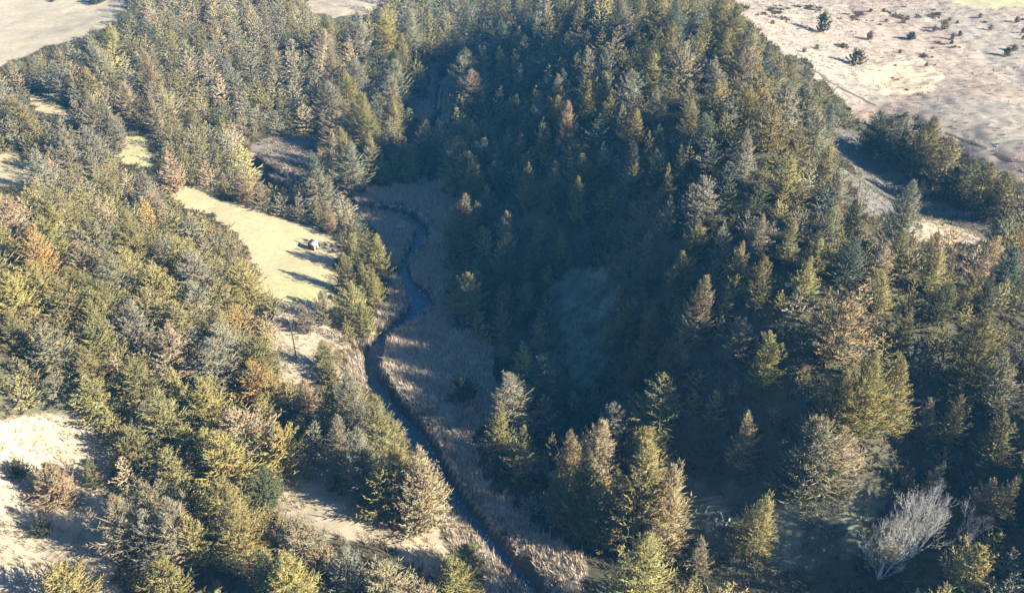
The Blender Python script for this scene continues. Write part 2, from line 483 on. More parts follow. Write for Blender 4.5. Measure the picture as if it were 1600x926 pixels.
def spruce(seed, whorls, per, twigs, R=0.26, bushy=0.0, lead=1, bare=0.0, fat=1.0):
    """unit-height conifer: whorls of upswept boughs carrying thin side sprays"""
    r = np.random.default_rng(seed)
    s = Sp()
    lean = r.normal(0, 0.02, 2)
    def axis_at(z): return np.array([lean[0] * z * 2 * z, lean[1] * z * 2 * z, z])
    leaders = [(0.0, 0.0, 1.0)]
    for k in range(lead - 1):
        an = r.uniform(0, 6.28); q = r.uniform(.1, .2); leaders.append((math.cos(an) * q, math.sin(an) * q, r.uniform(0.74, 0.95)))
    gap = r.uniform(0, 6.28)
    def bough(o, an, ll, el, rr, tw, c):
        dh = np.array([math.cos(an), math.sin(an), 0])
        d1 = dh * math.cos(el - 0.25) + np.array([0, 0, math.sin(el - 0.25)])
        d2 = dh * math.cos(el + 0.38) + np.array([0, 0, math.sin(el + 0.38)])
        m = o + d1 * ll * 0.55; e = m + d2 * ll * 0.6
        s.add(o + d1 * ll * .1, m + d2 * ll * .08, rr * .8, 0.8, c)
        s.add(m - d1 * ll * .05, e, rr * 0.7, 0.9, c * 1.05)
        side = np.array([-dh[1], dh[0], 0])
        for q in range(tw):
            tt = (q + 1 + r.uniform(-.3, .3)) / (tw + 0.5)
            p0 = o + (m - o) * min(tt / .5, 1) + (e - m) * max((tt - .5) / .5, 0)
            tl = (ll * (0.14 + 0.36 * (1 - tt)) + 0.012) * r.uniform(0.6, 1.35)
            for sg in (-1, 1):
                dd = dh * 0.6 + side * sg * r.uniform(.4, .9) + np.array([0, 0, 0.25 + 0.45 * tt + r.normal(0, .22)])
                dd /= np.linalg.norm(dd)
                s.add(p0, p0 + dd * tl, rr * r.uniform(.4, .62), 0.85, c * r.uniform(0.78, 1.22))
            if r.random() < 0.55:
                dd = dh * 0.35 + np.array([0, 0, 1.0]) + r.normal(0, .15, 3)
                s.add(p0, p0 + dd * tl * .7, rr * .42, 1, c * r.uniform(.85, 1.25))
    for i in range(whorls):
        t = (i + 0.5 + r.uniform(-.3, .3)) / whorls
        z = 0.04 + 0.92 * t
        prof = (1 - t) ** (0.85 - 0.30 * bushy) * (1 - 0.25 * max(0, 0.25 - t) * 4)
        nb = max(4, int(round(per * (0.55 + 0.45 * (1 - t)))))
        a0 = r.uniform(0, 6.28)
        wl = r.uniform(.86, 1.12)
        for j in range(nb):
            an = a0 + j * 6.283 / nb + r.normal(0, 0.25)
            if r.random() < 0.08 + bare: continue
            ll = R * prof * wl * r.uniform(0.62, 1.28) + 0.014
            if abs(((an - gap + 3.14) % 6.28) - 3.14) < 0.6 and t < 0.8: ll *= r.uniform(0.4, 0.85)
            el = rad(12 + 46 * t ** 1.3 + r.normal(0, 9) + 10 * bushy)
            hue = r.uniform(0, 1); base = r.uniform(0.68, 1.28)
            c = np.array([base * (0.90 + 0.26 * hue), base, base * (1.12 - 0.25 * hue)])
            tw = twigs if prof > .3 else max(1, twigs - 2)
            bough(axis_at(z + r.normal(0, .008)), an, ll, el, (0.0065 + 0.0085 * prof) * fat, tw, c)
    for n_, (lx, ly, lz) in enumerate(leaders):
        top = axis_at(1.0) + (lx, ly, lz - 1)
        if n_:
            st = axis_at(lz * 0.5)
            s.add(st, top - (0, 0, .05), 0.01, 1, 0.9)
            for k in range(12 if twigs > 2 else 6):
                zz = top + (0, 0, -r.uniform(0.03, 0.32)); l2 = 0.3 * (top[2] - zz[2]) + 0.03
                bough(zz, r.uniform(0, 6.28), l2, rad(45), 0.008 * fat, 2, np.ones(3) * r.uniform(.8, 1.2))
        s.add(top - (0, 0, 0.12), top, 0.006 * fat, 1, 1.1)
        for k in range(6):
            an = r.uniform(0, 6.28); l2 = r.uniform(0.02, 0.045)
            s.add(top - (0, 0, .06 + .014 * k), top + np.array([math.cos(an) * l2, math.sin(an) * l2, l2 - .05 - .012 * k]), 0.0045 * fat, 1, 1.1)
    return s.build()

def tube(P, Rr, k=6):
    V = []; F = []
    P = np.asarray(P, float)
    for i, (p, r0) in enumerate(zip(P, Rr)):
        for j in range(k):
            a = 6.283 * j / k; V.append((p[0] + math.cos(a) * r0, p[1] + math.sin(a) * r0, p[2]))
    for i in range(len(P) - 1):
        for j in range(k):
            a, b = i * k + j, i * k + (j + 1) % k
            F.append((a, b, b + k, a + k))
    return V, F
def trunk_mesh(name, mat, h=0.93, r0=0.016, seed=0):
    r = random.Random(seed)
    P = [(0, 0, -0.03)] + [(r.uniform(-.006, .006) * i, r.uniform(-.006, .006) * i, h * i / 4) for i in range(5)]
    V, F = tube(P, [r0 * 1.3, r0 * 1.15, r0 * .85, r0 * .6, r0 * .35, r0 * .1])
    return set_mesh(name, V, F, mat, 4, True)

HI = []
for k in range(14):
    bushy = [0.0, 0.3, 0.6, 0.15, 0.8, 0.4, 0.0][k % 7]
    V, F, C = spruce(100 + k, 17 + k % 4, 9, 6, R=0.25 + 0.02 * (k % 5) + 0.03 * bushy, bushy=bushy, lead=1 + (k % 3 == 2) * 2, bare=0.05 * (k % 4 == 3))
    me = set_mesh('spruce_crown', V, F, M_NEED); add_col(me, 'col', C); HI.append(me)
BIG = []
for k in range(5):
    V, F, C = spruce(700 + k, 25, 11, 7, R=0.27 + 0.015 * k, bushy=[0, .4, .7, .2, .5][k], lead=1 + (k % 2) * 2, fat=0.62)
    me = set_mesh('spruce_crown_full', V, F, M_NEED); add_col(me, 'col', C); BIG.append(me)
TRUNKS = [trunk_mesh('spruce_trunk', M_BARK, seed=k) for k in range(3)]
LO = []
for k in range(8):
    bushy = [0.0, 0.3, 0.6, 0.15, 0.8, 0.4, 0.2, 0.5][k]
    LO.append(spruce(300 + k, 12, 8, 2, R=0.27 + 0.02 * (k % 4), bushy=bushy, lead=1 + (k % 4 == 2), fat=1.15))
LO2 = [spruce(400 + k, 7, 7, 2, R=0.38, bushy=.6, fat=1.7) for k in range(5)]
BUSH = []
for k in range(4):
    V, F, C = spruce(500 + k, 8, 11, 4, R=0.6, bushy=1.0, lead=3, fat=3.0)
    me = set_mesh('bush_foliage', V, F, M_NEED); add_col(me, 'col', C); BUSH.append(me)

TINT = {   # foliage colours
 'olive green': (0.300, 0.270, 0.120), 'yellowish olive': (0.375, 0.335, 0.140), 'bronze tinged': (0.365, 0.300, 0.175),
 'grey green': (0.320, 0.300, 0.205), 'blue green': (0.180, 0.220, 0.160), 'dark green': (0.140, 0.150, 0.080),
 'orange tinged': (0.450, 0.310, 0.130), 'tan': (0.430, 0.355, 0.225),
}

trees = []   # dict(x,y,z,h,w,tint,hand)
def add_tree(x, y, z, h, w, tint, hand=False, kind='spruce'):
    trees.append(dict(x=x, y=y, z=z, h=h, w=w, tint=tint, hand=hand, kind=kind))

# (apex px, apex py, base py, width factor, tint)
HAND = [
 (778,640,712,1.0,'yellowish olive'),(808,662,745,1.0,'yellowish olive'),(848,700,752,.8,'blue green'),(888,662,790,.9,'bronze tinged'),
 (930,655,770,1.2,'tan'),(868,730,815,1.0,'bronze tinged'),(905,700,830,1.0,'olive green'),(1000,680,850,1.15,'yellowish olive'),
 (1035,722,865,1.1,'tan'),(960,730,860,1.0,'olive green'),(985,815,965,1.25,'yellowish olive'),(930,760,850,1.0,'olive green'),
 (1172,772,872,1.15,'yellowish olive'),(1152,640,728,.9,'bronze tinged'),(1262,648,775,1.7,'grey green'),(1288,668,765,1.3,'tan'),(1228,690,770,1.2,'grey green'),
 (1088,840,895,.9,'grey green'),(1020,800,880,.9,'bronze tinged'),(1332,545,680,1.2,'yellowish olive'),(1378,560,672,1.1,'yellowish olive'),(1290,570,680,1.1,'olive green'),
 (1548,540,640,1.1,'grey green'),(1480,620,690,1.2,'yellowish olive'),(1552,648,725,1.1,'olive green'),(1440,625,690,.9,'grey green'),
 (1455,718,775,.9,'grey green'),(1414,728,765,.9,'olive green'),(1557,736,815,.9,'yellowish olive'),(1530,745,815,1.0,'bronze tinged'),
 (1545,824,865,1.0,'yellowish olive'),(1352,770,795,.6,'grey green'),(1190,510,600,1.0,'yellowish olive'),(1395,280,400,1.0,'grey green'),
 (1085,432,540,1.0,'bronze tinged'),(1060,520,590,.9,'bronze tinged'),(988,540,610,.9,'olive green'),(1040,524,600,.9,'olive green'),
 (1010,395,460,.8,'grey green'),(1180,400,480,.9,'olive green'),(1295,455,560,1.5,'bronze tinged'),(1500,480,610,1.1,'olive green'),
 (825,255,330,.9,'yellowish olive'),(862,262,330,.8,'olive green'),(905,275,350,.8,'yellowish olive'),(884,152,235,.8,'bronze tinged'),
 (795,325,400,.7,'tan'),(835,362,420,.8,'yellowish olive'),(985,225,300,.8,'grey green'),(1037,250,330,.8,'olive green'),(865,545,600,.8,'grey green'),
 (508,232,290,.9,'tan'),(540,195,270,1.0,'olive green'),(520,200,265,.9,'tan'),(455,262,300,.8,'blue green'),(497,235,300,1,'blue green'),
 (500,308,350,1.1,'olive green'),(518,314,362,1.0,'bronze tinged'),(470,300,344,1.1,'grey green'),(440,300,338,1.1,'grey green'),(412,285,330,1.0,'tan'),(385,270,318,1.1,'bronze tinged'),
 (560,362,425,1.2,'yellowish olive'),(590,365,430,1.2,'yellowish olive'),(545,395,460,1.0,'olive green'),(572,410,470,1.1,'yellowish olive'),(588,420,480,1.0,'olive green'),
 (555,440,510,1.1,'yellowish olive'),(572,470,530,1.1,'olive green'),(530,460,505,1.0,'olive green'),(507,452,505,1.1,'grey green'),(482,472,520,1.0,'grey green'),
 (545,490,535,1.0,'yellowish olive'),(512,528,578,1.2,'olive green'),(428,452,495,1.0,'olive green'),
 (560,588,700,1.1,'grey green'),(602,612,735,1.2,'yellowish olive'),(575,660,775,1.2,'grey green'),(635,690,800,1.3,'olive green'),(665,690,825,1.2,'tan'),
 (610,720,810,1.2,'olive green'),(540,640,740,1.1,'grey green'),(520,595,680,1.1,'yellowish olive'),(480,590,650,1.0,'bronze tinged'),(650,745,835,1.0,'tan'),
 (122,878,955,1.3,'yellowish olive'),(90,716,785,1.3,'bronze tinged'),(110,735,790,1.0,'tan'),(152,712,760,.9,'olive green'),(60,735,765,.9,'olive green'),
 (470,858,960,1.3,'yellowish olive'),(430,850,940,1.1,'yellowish olive'),(545,850,930,1.1,'grey green'),(735,840,900,1.2,'olive green'),(715,870,940,1.2,'yellowish olive'),
 (215,765,870,1.3,'bronze tinged'),(250,790,880,1.2,'grey green'),(290,775,880,1.2,'grey green'),(320,800,880,1.0,'yellowish olive'),
 (385,770,880,1.2,'yellowish olive'),(160,140,232,1.5,'grey green'),(185,150,232,1.3,'grey green'),(248,75,165,1.0,'bronze tinged'),(250,140,212,1.1,'tan'),
 (66,350,440,1.3,'orange tinged'),(275,230,302,1.2,'tan'),(70,232,300,1.3,'grey green'),(105,70,130,1.1,'bronze tinged'),
 (1170,70,130,1.1,'grey green'),(1190,65,130,1,'blue green'),(1125,6,40,.9,'bronze tinged'),(1230,95,150,1.1,'olive green'),
 (1365,170,240,1.3,'dark green'),(1400,175,245,1.3,'grey green'),(1440,180,262,1.4,'olive green'),(1470,215,285,1.3,'bronze tinged'),(1425,200,275,1.3,'olive green'),(1395,200,262,1.2,'dark green'),
 (1500,240,305,1.4,'dark green'),(1525,250,325,1.4,'olive green'),(1555,265,335,1.3,'olive green'),(1480,260,310,1.3,'dark green'),(1585,275,345,1.3,'grey green'),(1600,290,370,1.4,'grey green'),(1540,290,345,1.3,'dark green'),
 (1345,285,330,.7,'grey green'),(1480,355,400,1.2,'orange tinged'),(1585,355,420,1.3,'orange tinged'),(1450,360,420,1.2,'bronze tinged'),(1540,365,420,1.2,'tan'),
]
for px, ay, by, wf, tint in HAND:
    x, y, z = hit(px, by)
    d = ray(px, ay); t = y / d[1]
    h = CAM_H + t * d[2] - z
    h = max(1.2, h)
    add_tree(x, y, z, h, wf * min(1.1, (10.5 / h) ** 0.35), tint, True)

# forest fill
def tint_for(px, py, r):
    L = px < 560
    u = r.random()
    if L and py > 330:
        names = ['yellowish olive', 'olive green', 'tan', 'grey green', 'bronze tinged', 'orange tinged', 'dark green']; w = [.34, .27, .13, .16, .07, .02, .01]
    elif L:
        names = ['grey green', 'tan', 'bronze tinged', 'olive green', 'yellowish olive', 'dark green', 'orange tinged']; w = [.36, .20, .12, .20, .08, .04, .0]
    elif px > 1000 and py > 450:
        names = ['yellowish olive', 'olive green', 'grey green', 'bronze tinged', 'tan', 'dark green', 'blue green']; w = [.31, .31, .16, .07, .06, .05, .04]
    else:
        names = ['olive green', 'grey green', 'blue green', 'bronze tinged', 'yellowish olive', 'dark green', 'tan']; w = [.31, .25, .10, .07, .17, .06, .04]
    return r.choices(names, w)[0]
R = random.Random(11)
pts = np.array([(t['x'], t['y'], 2.2 + 0.09 * t['h']) for t in trees])
N = 60000
cy_ = 62 + (520 - 62) * rng.random(N) ** 0.75
cx_ = (rng.random(N) * 2 - 1) * (0.72 * cy_ + 45)
cx_ += 10
cz_ = hgt(cx_, cy_)
bpx, bpy_, bd = project(cx_, cy_, cz_)
ch = (8.0 + 5.5 * rng.random(N)) * (1 + 0.20 * vnoise(cx_, cy_, 30, 90)) * (1 + 0.22 * np.clip((cy_ - 170) / 150, 0, 1))
rs = (bpx > 740) & (bpy_ < 640) & (bpx < 1640)
ch[rs] *= 0.74
ch[bpx <= 500] *= 0.80
young = (rng.random(N) < 0.16) & (bpx > 560)
tall_ = (rng.random(N) < 0.16) & (bpx > 770); ch[tall_] *= rng.uniform(1.2, 1.5, N)[tall_]
ch[young] *= 0.6
ok = (bpx > -260) & (bpx < 1860) & (bpy_ > -70) & (bpy_ < 1150)
for f in (0.0, 0.3, 0.6, 0.88):
    qx, qy, _ = project(cx_, cy_, cz_ + ch * f)
    for p in CLEAR:
        ok &= ~in_poly(qx, qy, p)
# keep crowns off the clearing sides
for dx, fz in ((-2.4, .15), (2.4, .15), (-1.9, .5), (1.9, .5)):
    qx, qy, _ = project(cx_ + dx * ch / 11, cy_, cz_ + ch * fz)
    for p in CLEAR:
        if p is not P_RIGHT: ok &= ~in_poly(qx, qy, p)
ok &= stream_dist(cx_, cy_) > 4.0
# thin woodland in the lower right hollow and the reed margin
thin = in_poly(bpx, bpy_, [(790,690),(1000,640),(1150,700),(1420,710),(1600,830),(1600,1150),(900,1150),(860,860)])
ok &= ~(thin & (rng.random(N) < 0.88))
thin2 = in_poly(bpx, bpy_, [(740,340),(1000,430),(980,640),(760,640)])
ok &= ~(thin2 & (rng.random(N) < 0.1))
outside_r = (bpx > 1640)
P2 = list(map(tuple, pts))
grid = {}
def gk(x, y): return (int(x // 6), int(y // 6))
for p in P2: grid.setdefault(gk(p[0], p[1]), []).append(p)
for i in np.nonzero(ok)[0]:
    x, y, h = float(cx_[i]), float(cy_[i]), float(ch[i])
    rr = (1.15 + 0.14 * h if bpx[i] <= 740 else 1.25 + 0.15 * h) * (1.0 + 0.2 * max(0, (y - 150) / 250))
    bad = False
    kx, ky = gk(x, y)
    for a in (-1, 0, 1):
        for b in (-1, 0, 1):
            for q in grid.get((kx + a, ky + b), ()):
                if (q[0] - x) ** 2 + (q[1] - y) ** 2 < ((rr + q[2]) * 0.95) ** 2: bad = True; break
            if bad: break
        if bad: break
    if bad: continue
    p = (x, y, rr); grid.setdefault((kx, ky), []).append(p)
    add_tree(x, y, float(cz_[i]), h, R.uniform(1.0, 1.5) * (1.2 if bpx[i] <= 740 else 0.95), tint_for(bpx[i], bpy_[i], R))
# young trees and saplings between the big ones
N = 40000
ux = (rng.random(N) * 2 - 1); uy = 62 + (470 - 62) * rng.random(N) ** 0.75; ux = ux * (0.7 * uy + 20)
uz = hgt(ux, uy); uh = 2.4 + 3.8 * rng.random(N)
qx0, qy0, qd0 = project(ux, uy, uz)
uok = (qx0 > -60) & (qx0 < 1660) & (qy0 > -30) & (qy0 < 1000) & (stream_dist(ux, uy) > 4.0)
for f in (0.0, 0.5, 0.9):
    qx, qy, _ = project(ux, uy, uz + uh * f)
    for p in CLEAR: uok &= ~in_poly(qx, qy, p)
thin = in_poly(qx0, qy0, [(790,690),(1000,640),(1150,700),(1420,710),(1600,830),(1600,1150),(900,1150),(860,860)])
uok &= ~(thin & (rng.random(N) < 0.95))
uok &= ~((qx0 > 760) & (rng.random(N) < 0.6))
for i in np.nonzero(uok)[0]:
    x, y, h = float(ux[i]), float(uy[i]), float(uh[i])
    rr = 0.75 + 0.1 * h
    kx, ky = gk(x, y); bad = False
    for a in (-1, 0, 1):
        for b in (-1, 0, 1):
            for q in grid.get((kx + a, ky + b), ()):
                if (q[0] - x) ** 2 + (q[1] - y) ** 2 < ((rr + q[2]) * 0.74) ** 2: bad = True; break
            if bad: break
        if bad: break
    if bad: continue
    grid.setdefault((kx, ky), []).append((x, y, rr))
    add_tree(x, y, float(uz[i]), h, R.uniform(1.0, 1.5), tint_for(qx0[i], qy0[i], R))
print('TREES', len(trees))

# which show largest
for t in trees:
    ax, ay, ad = project(np.array(t['x']), np.array(t['y']), np.array(t['z'] + t['h']))
    bx, by, bdp = project(np.array(t['x']), np.array(t['y']), np.array(t['z']))
    t['ax'], t['ay'], t['bx'], t['by'] = float(ax), float(ay), float(bx), float(by)
    cxm, cym = (t['ax'] + t['bx']) / 2, (t['ay'] * .6 + t['by'] * .4)
    inframe = (5 < cxm < 1595) and (8 < cym < 915)
    t['size'] = (t['by'] - t['ay']) * (1.25 if t['hand'] else 1) if inframe else 0
order = sorted(range(len(trees)), key=lambda i: -trees[i]['size'])
indiv = [i for i in order[:290] if trees[i]['size'] > 0]
rest = sorted(set(range(len(trees))) - set(indiv))

LAND = [
 (60,60,'by the far grassy clearing'),(170,100,'beyond the blue grey spruces'),(300,80,'in the far wood'),(430,60,'near the far sandy gap'),
 (300,200,'above the small bright clearing'),(130,230,'beside the small bright clearing'),(400,180,'above the shaded stream bend'),(520,220,'on the shaded stream bend'),
 (330,280,'above the mown field'),(480,330,'on the bank behind the shelter'),(60,380,'by the orange spruce'),(180,340,'in the sunlit wood'),(300,380,'below the mown field'),
 (570,400,'between the shelter and the stream'),(560,480,'between pale glade and stream'),(480,500,'beside the pale glade'),(380,470,'at the corner of the mown field'),
 (60,520,'in the thick sunlit wood'),(200,470,'deep in the sunlit wood'),(310,560,'in woodland beside the pale glade'),(120,620,'above the shaded tussock ground'),(240,640,'beside the shaded tussock ground'),(400,620,'below the pale glade'),
 (600,640,'on the near stream bank'),(640,760,'overhanging the dark stream'),(500,680,'above the pale grass bank'),(340,740,'above the pale grass bank end'),(100,750,'on the open tussock ground'),
 (230,830,'beside the near tussock ground'),(380,840,'in the near wood'),(560,880,'below the pale grass bank'),(730,880,'beside the near stream bank'),
 (800,700,'at the tip of the reed bed'),(900,720,'in the clump by the reeds'),(1010,760,'in the tall clump by the reeds'),(980,880,'at the tall clump foot'),
 (880,450,'beside the narrow dark glade'),(800,380,'on the slope above the reeds'),(850,270,'on the dark slope'),(760,180,'in the shaded far valley'),
 (950,150,'on the upper dark slope'),(1060,100,'on the far ridge'),(1180,100,'along the dune field edge'),(1000,300,'halfway up the shaded slope'),(1150,250,'just below the ridge'),(1290,240,'on the sunlit ridge'),
 (1050,450,'on the lower shaded slope'),(1180,420,'on the middle sunlit slope'),(1300,400,'on the ridge by the dark hollow'),(1420,240,'on the dune side of the hollow'),(1540,300,'below the dune field ditch'),(1480,390,'by the bright grass strip'),
 (1000,580,'above the clump of tall trees'),(1130,560,'on the lower sunlit slope'),(1250,520,'below the bronze round tree'),(1340,600,'in the bright group above the glade'),(1480,520,'on the near ridge'),(1560,620,'by the near ridge end'),
 (1150,700,'alone above the shaded glade'),(1260,720,'behind the shaded glade'),(1170,830,'amid the shaded glade'),(1090,870,'beside the white branches'),(1430,740,'behind the bare pale trees'),(1560,780,'near the bare pale trees'),(1380,880,'below the bare pale trees'),(1560,480,'below the bright grass strip'),
]
def sizeword(t):
    return 'young' if t['h'] < 6.5 else ('tall' if t['h'] > 12.5 else 'mid height')
lab = {}
for i in indiv:
    t = trees[i]
    mx_, my_ = (t['ax'] + t['bx']) / 2, (t['ay'] + t['by']) / 2
    L = min(LAND, key=lambda q: (q[0] - mx_) ** 2 + (q[1] - my_) ** 2)[2]
    wf = 'broad ' if t['w'] > 1.13 else ('slim ' if t['w'] < 0.95 else '')
    t['lab'] = (sizeword(t), wf, t['tint'], L)
    lab.setdefault(t['lab'], []).append(i)
final = {}
for key, ids in lab.items():
    sw, wf, tt, L = key
    base = f'{sw} {wf}{tt} spruce {L}'
    if len(ids) == 1: final[ids[0]] = base; continue
    ids = sorted(ids, key=lambda i: trees[i]['ax'])
    if len(ids) == 2: ps = ['left of two', 'right of two']
    elif len(ids) == 3: ps = ['leftmost of three', 'middle of three', 'rightmost of three']
    else: ps = ['leftmost of them'] + [None] * (len(ids) - 2) + ['rightmost of them']
    mid = [j for j, p in enumerate(ps) if p is None]
    if mid:
        mid = sorted(mid, key=lambda j: trees[ids[j]]['ay'])
        nm = ['farthest inner one', 'nearest inner one', 'inner one between', 'second farthest one']
        seq = [mid[0]] + ([mid[-1]] if len(mid) > 1 else []) + mid[1:-1]
        for j, p in zip(seq, nm + ['one among several'] * 9): ps[j] = p
    for i, p in zip(ids, ps): final[i] = f'{base}, {p}'

trr = random.Random(5)
for q, i in enumerate(indiv):
    t = trees[i]
    k = trr.randrange(len(HI))
    if t['w'] > 1.25: k = trr.choice([2, 4, 9, 11])
    root = bpy.data.objects.new('spruce_tree', None); COL.objects.link(root)
    root.empty_display_size = 0.5
    root.location = (t['x'], t['y'], t['z'] - 0.1)
    root.rotation_euler = (trr.gauss(0, .03), trr.gauss(0, .03), trr.uniform(0, 6.28))
    s = t['h']; root.scale = (s * t['w'], s * t['w'], s)
    tag(root, final[i], 'tree', 'spruce trees of the wood')
    c = link('crown', HI[k] if t['h'] < 11.5 else BIG[k % 5], root); tr_ = link('trunk', TRUNKS[k % 3], root)
    b = TINT[t['tint']]; f = trr.uniform(0.85, 1.18)
    c.color = (b[0] * f * trr.uniform(.94, 1.06), b[1] * f, b[2] * f * trr.uniform(.9, 1.1), 1)

# the many smaller trees of the wood: one mass
VV, FF, CC, off = [], [], [], 0
for i in rest:
    t = trees[i]
    V, F, C = LO[trr.randrange(len(LO))] if t['h'] > 6.3 else LO2[trr.randrange(5)]
    a = trr.uniform(0, 6.28); ca, sa = math.cos(a), math.sin(a)
    s = t['h']; w = s * t['w']; pale = 1.3 if trr.random() < .22 else 1  # some trees lightened at random, standing in for sunlit tops
    X = V[:, 0] * w; Y = V[:, 1] * w
    VV.append(np.stack([X * ca - Y * sa + t['x'], X * sa + Y * ca + t['y'], V[:, 2] * s + t['z'] - .1], 1))
    FF.append(F + off); off += len(V)
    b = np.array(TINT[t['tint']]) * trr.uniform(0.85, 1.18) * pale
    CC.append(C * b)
if VV:
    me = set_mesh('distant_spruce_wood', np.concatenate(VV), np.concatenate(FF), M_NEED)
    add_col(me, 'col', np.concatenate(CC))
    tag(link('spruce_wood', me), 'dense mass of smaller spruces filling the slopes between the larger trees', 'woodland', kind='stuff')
print('STUFF TREES', len(rest), 'tris', sum(len(f) for f in FF))

# ------------------------------------------------------------------ bushes on the dune field
BUSHES = [ # px, base py, height px, width, tint, label
 (1283,50,27,.9,'dark green','tall dark bush on the far dune field, largest of the upper row'),
 (1336,102,22,1.3,'dark green','wide dark bush beside the bright sandy patch'),
 (1358,62,12,1.2,'olive green','small round bush between the tallest bush and the wide low one'),
 (1423,62,11,1.7,'dark green','low wide bush in the middle of the dune field'),
 (1474,46,13,1.2,'bronze tinged','brown bush with a thin twin beside it'),
 (1459,50,9,.9,'bronze tinged','thin twin beside the brown bush'),
 (1488,62,9,1.2,'bronze tinged','brown bush above a small dark one'),
 (1486,69,6,1.2,'dark green','small dark bush just below a brown bush'),
 (1499,56,7,1.2,'dark green','tiny dark bush beside the brown bush pair'),
 (1573,88,12,1.4,'dark green','dark bush under a spreading brown one near the frame edge'),
 (1583,80,9,2.0,'bronze tinged','spreading brown bush over a dark one near the frame edge'),
 (1588,36,9,1.4,'bronze tinged','brown bush below the far yellow meadow'),
 (1548,47,7,1.3,'tan','pale brown bush left of the highest brown bush'),
 (1531,28,6,1.2,'dark green','tiny dark bush nearest the yellow meadow'),
 (1360,19,5,1.6,'dark green','tiny bush on the far skyline of the dune field'),
 (1381,19,5,1.6,'dark green','tiny bush just right of its twin on the far dune'),
 (1276,77,7,1.3,'bronze tinged','small brown bush close to the wood edge'),
 (1406,83,5,1.6,'dark green','small dark bush above the bright sandy patch'),
 (1256,82,6,1.6,'tan','pale low bush close to the wood edge'),
 (1447,104,6,1.3,'tan','pale bush at the upper corner of the sandy patch'),
 (1207,38,6,1.5,'olive green','small green bush beside the upper wood edge'),
 (1385,34,4,1.8,'bronze tinged','tiny brown bush left of the heather patch'),
 (1483,33,5,1.8,'bronze tinged','small brown bush above the brown twins'),
 (1495,37,4,1.8,'dark green','tiny dark bush right above the brown twins'),
 (1598,52,8,1.0,'dark green','dark bush cut by the frame beside the dune'),
 (1598,62,6,1.0,'dark green','smaller dark bush under the one cut by the frame'),
 (70,838,22,1.2,'dark green','dark low bush on the near shaded tussock ground'),
 (35,745,22,1.3,'dark green','dark low bush above the tussock ground at the frame edge'),
 (152,6,14,2.2,'dark green','dark low bush on the far left meadow'),
 (82,3,6,1.6,'dark green','tiny dark bush on the far left meadow'),
 (725,625,28,1.5,'dark green','dark green bush at the edge of the reed bed'),
 (520,600,22,1.4,'olive green','low olive bush at the lower end of the pale glade'),
]
for i, (px, by, hp, wf, tint, label) in enumerate(BUSHES):
    x, y, z = hit(px, by)
    d = ray(px, by - hp); t = y / d[1]; h = max(0.5, CAM_H + t * d[2] - z)
    root = bpy.data.objects.new('bush', None); COL.objects.link(root)
    root.location = (x, y, z - 0.05); root.rotation_euler = (0, 0, trr.uniform(0, 6.28)); root.scale = (h * wf, h * wf, h * 1.15)
    tag(root, label, 'bush', 'scattered bushes on open ground')
    c = link('foliage', BUSH[i % 4], root); b = TINT[tint]; c.color = (b[0] * .7, b[1] * .7, b[2] * .75, 1)
    link('stem', TRUNKS[i % 3], root)

# ------------------------------------------------------------------ bare trees
def bare_tree(seed, height, mat, spread=0.42, levels=6, stems=4):
    r = np.random.default_rng(seed)
    s = Sp()
    def grow(p, d, L, rad_, lev):
        q = p + d * L * 0.5 + r.normal(0, L * 0.03, 3); e = q + (d + r.normal(0, .08, 3) + (0, 0, .12)) * L * 0.5
        s.add(p - d * rad_, q + (q - p) * .06, rad_, 1); s.add(q - (q - p) * .06, e + (e - q) * .05, rad_ * .8, 1)
        if lev == 0: return
        for k in range(3 if lev > 1 else 4):
            dd = d + r.normal(0, spread, 3) * (1, 1, .5) + np.array([0, 0, .30]); dd /= np.linalg.norm(dd)
            st = (q if k == 0 else e)
            grow(st, dd, L * r.uniform(.55, .8), max(rad_ * .66, 0.014), lev - 1)
    for k in range(stems):
        a = 6.28 * k / stems + r.uniform(-.4, .4)
        d = np.array([math.cos(a) * .38, math.sin(a) * .38, 1]); d /= np.linalg.norm(d)
        grow(np.array([math.cos(a) * .15, math.sin(a) * .15, -.2]), d, height * r.uniform(.27, .36), height * .009, levels - 1)
    V, F, C = s.build(0.5)
    return V, F
for (px, ay, by, seed, stems, label) in [
   (1425,768,868,23,8,'large whitish bare tree with many stems, the sunlit one of the pale group'),
   (1372,812,905,2,5,'grey bare tree half in shade, lowest of the pale group'),
   (1400,790,880,3,4,'smaller bare grey tree between the two pale ones'),
   (1602,285,350,5,4,'pale grey twiggy tree at the frame edge below the dune field'),
   (1502,800,865,4,3,'thin bare grey sapling beside the pale sunlit bare tree')]:
    x, y, z = hit(px, by); d = ray(px, ay); t = y / d[1]; h = CAM_H + t * d[2] - z
    V, F = bare_tree(seed, h, M_PALEBARK, stems=stems)
    V = V * (h / np.percentile(V[:, 2], 99)); V[:, :2] -= V[:, :2].mean(0) * V[:, 2:3] / h; V[:, :2] *= 0.66
    root = bpy.data.objects.new('bare_tree', None); COL.objects.link(root); root.location = (x, y, z)
    tag(root, label, 'bare tree', 'leafless pale trees')
    me = set_mesh('bare_branches', V, F, M_PALEBARK); link('branches', me, root)
    V2, F2 = tube([(0, 0, -.3), (0.02, 0, h * .1), (0.05, .03, h * .3)], [h * .022, h * .018, h * .01], 7)
    link('trunk', set_mesh('bare_trunk', V2, F2, M_PALEBARK, 4, True), root)

